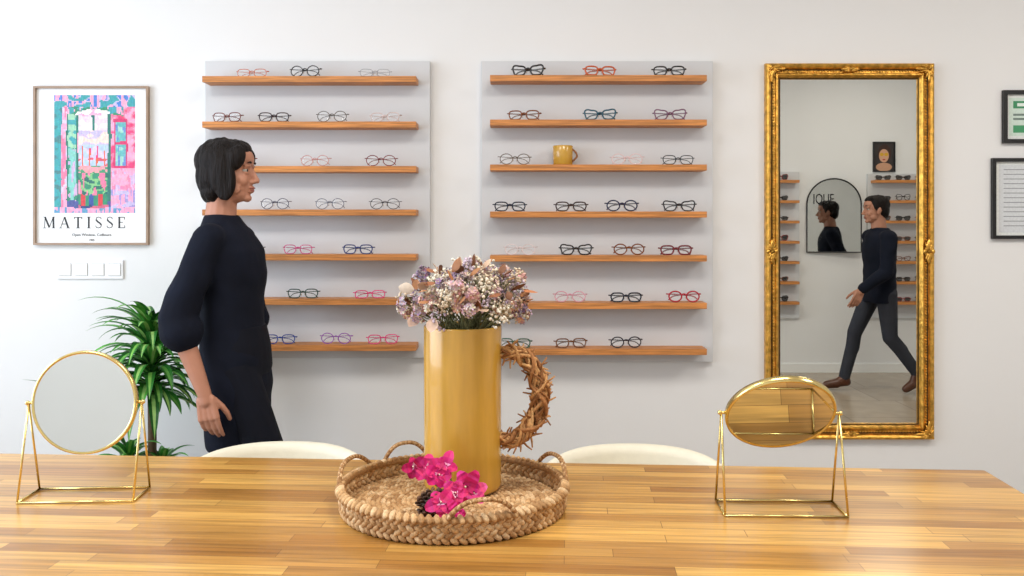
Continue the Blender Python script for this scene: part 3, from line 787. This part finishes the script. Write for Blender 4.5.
# ------------------------------------------------------------------ vanity mirrors
def vanity(xc,yc,wid,dep,tilt,R,hz,yaw=0,):
    g=group('tabletop_vanity_mirror',(xc,yc,.7503),False); g.rotation_euler=(0,0,yaw)
    r=.0027; mb=MB(); h=hz
    for sx in(-1,1):
        X=sx*wid/2
        mb.tube([(X,-dep/2,r),(sx*(R+.010),0,h)],r,sides=8); mb.tube([(X,dep/2,r),(sx*(R+.010),0,h)],r,sides=8)
        mb.tube([(X,-dep/2,r),(X,dep/2,r)],r,sides=8)
        mb.ell((X,-dep/2,r),r*1.05,seg=8,rings=6); mb.ell((X,dep/2,r),r*1.05,seg=8,rings=6)
        mb.tube([(sx*(R+.013),0,h),(sx*(R-.002),0,h)],.0035,sides=10)
        mb.ell((sx*(R+.013),0,h),.0055,seg=10,rings=8)
    mb.tube([(-wid/2,-dep/2,r),(wid/2,-dep/2,r)],r,sides=8); mb.tube([(-wid/2,dep/2,r),(wid/2,dep/2,r)],r,sides=8)
    mb.obj('wire_stand',M_brass,g,True)
    d=group('mirror_head',(0,0,h),False); d.parent=g; d.rotation_euler=(tilt,0,0)
    mb=MB(); N=72
    prof=[(R-.006,-.0065),(R-.003,-.0085),(R,-.008),(R+.0015,0),(R,.008),(R-.003,.0085),(R-.006,.0065)]
    vs=[];fs=[]
    for u,y in prof:
        for j in range(N): a=2*pi*j/N; vs.append((u*math.cos(a),y,u*math.sin(a)))
    for i in range(len(prof)-1):
        for j in range(N): fs.append((i*N+j,i*N+(j+1)%N,(i+1)*N+(j+1)%N,(i+1)*N+j))
    mb.add(vs,fs); mb.obj('brass_rim',M_brass,d,True)
    mb=MB(); vs=[];
    for y in(-.0062,.0062):
        for j in range(N): a=2*pi*j/N; vs.append(((R-.004)*math.cos(a),y,(R-.004)*math.sin(a)))
    mb.add(vs,[tuple(range(N)),tuple(range(2*N-1,N-1,-1))]); mb.obj('round_glass',M_mirror,d)
vanity(-1.012,2.135,.262,.11,math.radians(-3),.121,.222,math.radians(3))
vanity(.606,2.035,.268,.11,math.radians(41),.122,.218,math.radians(-2))

# ------------------------------------------------------------------ tub chairs
def chair(xc,yc,rot):
    g=group('tub_chair',(xc,yc,0),False); g.rotation_euler=(0,0,rot)
    mb=MB(); N=40; Rx,Ry=.315,.285; th=.045; A=math.radians(118)
    secs=[]
    for i in range(N+1):
        t=-1+2*i/N; a=pi/2+A*t; cs,sn=math.cos(a),math.sin(a); top=.698-.17*abs(t)**3.2; bot=.36
        o=[];hw=th/2
        prof=[(hw*.9,bot),(hw,bot+.02),(hw,top-.03),(hw*.75,top-.010),(0,top),(-hw*.75,top-.010),(-hw,top-.03),(-hw,bot+.02),(-hw*.9,bot)]
        for u,z in prof: o.append(((Rx+u-.03)*cs+ .0,(Ry+u-.03)*sn,z))
        secs.append(o)
    n=len(secs[0]); vs=[p for s_ in secs for p in s_]; fs=[]
    for i in range(N):
        for j in range(n): fs.append((i*n+j,i*n+(j+1)%n,(i+1)*n+(j+1)%n,(i+1)*n+j))
    fs.append(tuple(range(n))); fs.append(tuple(N*n+j for j in range(n))[::-1])
    mb.add(vs,fs); mb.obj('curved_back',M_leather,g,True)
    mb=MB(); mb.loft([(0,0,.34,.23,.20),(0,0,.36,.255,.225),(0,0,.44,.258,.228),(0,0,.462,.245,.215),(0,0,.47,.19,.17)],seg=36); mb.obj('seat_cushion',M_leather,g,True)
    mb=MB()
    for sx in(-1,1):
        for sy in(-1,1): mb.tube([(sx*.15,sy*.15,.35),(sx*.20,sy*.20,0)],[.018,.011],sides=10)
    mb.obj('legs',M_woodleg,g,True)
chair(wx(288,2.86),2.63,0); chair(wx(628,2.86),2.60,0)

# ------------------------------------------------------------------ plant
px_,py_=-1.42,3.50
g=group('potted_dracaena',(px_,py_,0))
mb=MB(); mb.lathe((px_,py_,0),[(.001,0),(.09,0),(.10,.01),(.13,.24),(.135,.26),(.12,.26),(.115,.23),(.001,.23)],seg=40); mb.obj('planter',M_pot,g,True)
mb=MB(); mb.lathe((px_,py_,0),[(.116,.232),(.06,.24),(.001,.245)],seg=24); mb.obj('potting_soil',M_soil,g,True)
mb=MB()
c1=Vector((px_+.025,py_-.02,.90)); c2=Vector((px_-.06,py_-.03,.46)); c3=Vector((px_+.06,py_,.42))
mb.tube(crom([(px_+.01,py_,.235),(px_+.025,py_-.01,.5),c1],5),[.016]*10+[.013],(100,76,52),0,10)
mb.tube(crom([(px_-.03,py_,.235),(px_-.05,py_-.01,.36),c2],4),.012,(120,92,64),0,10)
mb.tube(crom([(px_+.04,py_,.235),(px_+.05,py_-.01,.33),c3],4),.012,(120,92,64),0,10)
mb.obj('canes',M_v,g,True)
mb=MB()
def strap(c,az,L_,e0,droop,W_):
    p=Vector(c); N=12; vs=[]; h=Vector((math.cos(az),math.sin(az),0)); s_=Vector((-math.sin(az),math.cos(az),0))
    for i in range(N+1):
        t=i/N; e=e0-droop*t**1.2; d=h*math.cos(e)+Vector((0,0,math.sin(e))); nn=Vector((0,0,math.cos(e)))-h*math.sin(e)
        w=W_*(.45+.75*t/.35 if t<.35 else 1.2*(1-((t-.35)/.65)**2.2))/2.0; w=max(w,.0006)
        for u in(-1,-.35,.35,1): vs.append(p+s_*w*u+nn*abs(u)*w*.35)
        p=p+d*L_/N
    g1=random.choice(((60,138,52),(46,116,44),(84,164,64),(36,98,38))); g2=random.choice(((132,196,90),(108,178,80),(160,208,116)))
    for i in range(N):
        for j in range(3):
            a=i*4+j; mb.add([vs[a],vs[a+1],vs[a+5],vs[a+4]],[(0,1,2,3)],g2 if j==1 else g1)
for k in range(140):
    az=k*2.39996; t=k/139
    L_=random.uniform(.23,.35)
    if math.sin(az)>0: L_*=.72
    if math.cos(az)>.5: L_*=.82
    strap(c1+Vector((0,0,-.18+.22*t)),az,L_,math.radians(15+68*t+random.uniform(-8,8)),math.radians(random.uniform(85,130)),random.uniform(.028,.038))
for c,nn_ in((c2,34),(c3,32)):
    for k in range(nn_):
        az=k*2.39996; t=k/nn_; strap(c+Vector((0,0,-.03+.05*t)),az,random.uniform(.15,.22)*(.75 if math.sin(az)>0 else 1),math.radians(15+62*t),math.radians(random.uniform(60,95)),.026)
for az,L_ in((pi*1.02,.44),(pi*.94,.36),(pi*1.12,.40),(pi*1.06,.50)):
    strap(c2+Vector((0,0,.05)),az,L_,math.radians(62),math.radians(58),.03)
mb.obj('strap_leaves',M_leafm,g,True)

# ------------------------------------------------------------------ things on the opposite wall (seen in the mirror)
VB=2*WY-BY
def bxp(px): return (px-512)*VB/F
def bzp(py): return CH-(py-222)*VB/F
for (a,b_,t,bt) in((866,945,174,318),(725,798,172,318)):
    mb=MB(); mb.bx(bxp(a),bxp(b_),BY+.001,BY+.025,bzp(bt),bzp(t)); mb.obj('shelf_backing_panel',M_panel)
    for i,y in enumerate((182,202,222,242,262,282,302)):
        mb=MB(); z=bzp(y); mb.bx(bxp(a)+.03,bxp(b_)-.03,BY+.0255,BY+.13,z-.0125,z+.0125); mb.obj('floating_shelf',M_shelf)
        sg=group('sunglasses_row',(bxp(a)+.1,BY+.085,z))
        x=bxp(a)+.12
        while x<bxp(b_)-.08:
            specs(sg,x,BY+.085,z+.0135,random.choice((K,TO,(60,40,30),(150,60,60),K)),random.choice(('big','square','cat')),.003,random.uniform(-.1,.1),.142,face=1,sun=random.random()<.8); x+=.185
x0,x1,zt,zb=bxp(806),bxp(858),bzp(179),bzp(252)
g=group('arched_wall_mirror',(x0,BY+.012,(zt+zb)/2)); r_=(x1-x0)/2; xc=(x0+x1)/2
out=[(x0,zb),(x1,zb)]+[(xc+r_*math.cos(pi*k/24),zt-r_+r_*math.sin(pi*k/24)) for k in range(25)]
mb=MB(); mb.tube([(x,BY+.015,z) for x,z in out],.007,sides=8,closed=True); mb.obj('black_rim',M_black,g,True)
mb=MB(); mb.add([(x,BY+.012,z) for x,z in out],[tuple(range(len(out)))]); mb.obj('arched_glass',mat('arched_mirror_glass',(205,207,205),.03,1,var=.02),g)
text('IQUE',bxp(822),BY+.016,bzp(204),.135,M_black,g,'reflected_sign_letters',.62)  # stands in for a sign's reflection, drawn as letters on the arched glass
g.rotation_euler=(0,0,math.radians(7.8))   # angle chosen so the glass reflects the walking man
x0,x1,z1,z0=bxp(872),bxp(894),bzp(142),bzp(172); xc,zc=(x0+x1)/2,(z0+z1)/2
g=group('framed_portrait_photo',(xc,BY+.02,zc))
mb=MB(); mitre(mb,xc,zc,x1-x0,z1-z0,BY+.001,[(0,0),(0,.02),(.008,.02),(.008,.006)],1); mb.obj('portrait_frame',M_black,g)
mb=MB(); mb.bx(x0+.006,x1-.006,BY+.001,BY+.008,z0+.006,z1-.006,(52,46,46))
def disc(cx,cz,rx,rz,c,k): mb.add([(cx+rx*math.cos(2*pi*i/24),BY+.0085+k*.0004,cz+rz*math.sin(2*pi*i/24)) for i in range(24)],[tuple(range(24))],c)
disc(xc,zc-.095,.075,.04,(196,150,120),0);disc(xc+.006,zc+.03,.062,.085,(60,34,24),1);disc(xc,zc+.01,.046,.062,(206,158,128),2);disc(xc-.020,zc+.022,.019,.016,(206,160,40),3);disc(xc+.022,zc+.022,.019,.016,(206,160,40),3);disc(xc,zc-.026,.014,.006,(170,50,50),3)
mb.obj('portrait_print',M_vpaint,g)

# ------------------------------------------------------------------ lights
def area(name,loc,rot,sx,sy,p,col):
    l=bpy.data.lights.new(name,'AREA'); l.shape='RECTANGLE'; l.size=sx; l.size_y=sy; l.energy=p; l.color=col
    o=bpy.data.objects.new(name,l); sc.collection.objects.link(o); o.location=loc; o.rotation_euler=rot; return o
area('window_daylight',(XL-.01,(W0+W1)/2,(WZ0+WZ1)/2),(0,-pi/2,0),WZ1-WZ0-.1,W1-W0-.1,86,(.78,.88,1.0))
for i,(x,y) in enumerate(((-1.3,1.6),(.5,1.6),(2.5,1.9),(3.2,.4))):
    g=group('ceiling_light_panel',(x,y,CZ-.02))
    mb=MB(); mb.bx(x-.42,x+.42,y-.42,y+.42,CZ-.012,CZ-.001); mb.obj('panel_housing',M_white,g)
    a=area('panel_lamp',(x,y,CZ-.02),(0,0,0),.8,.8,[28,32,31,13][i],(1.0,.94,.86)); a.parent=g; a.matrix_parent_inverse=Matrix.Translation(-Vector(g.location))
w=bpy.data.worlds.new('world'); sc.world=w; w.use_nodes=True
w.node_tree.nodes['Background'].inputs[0].default_value=(.75,.85,1,1); w.node_tree.nodes['Background'].inputs[1].default_value=1.0
for o in bpy.data.objects:
    if 'inv' in o: del o['inv']
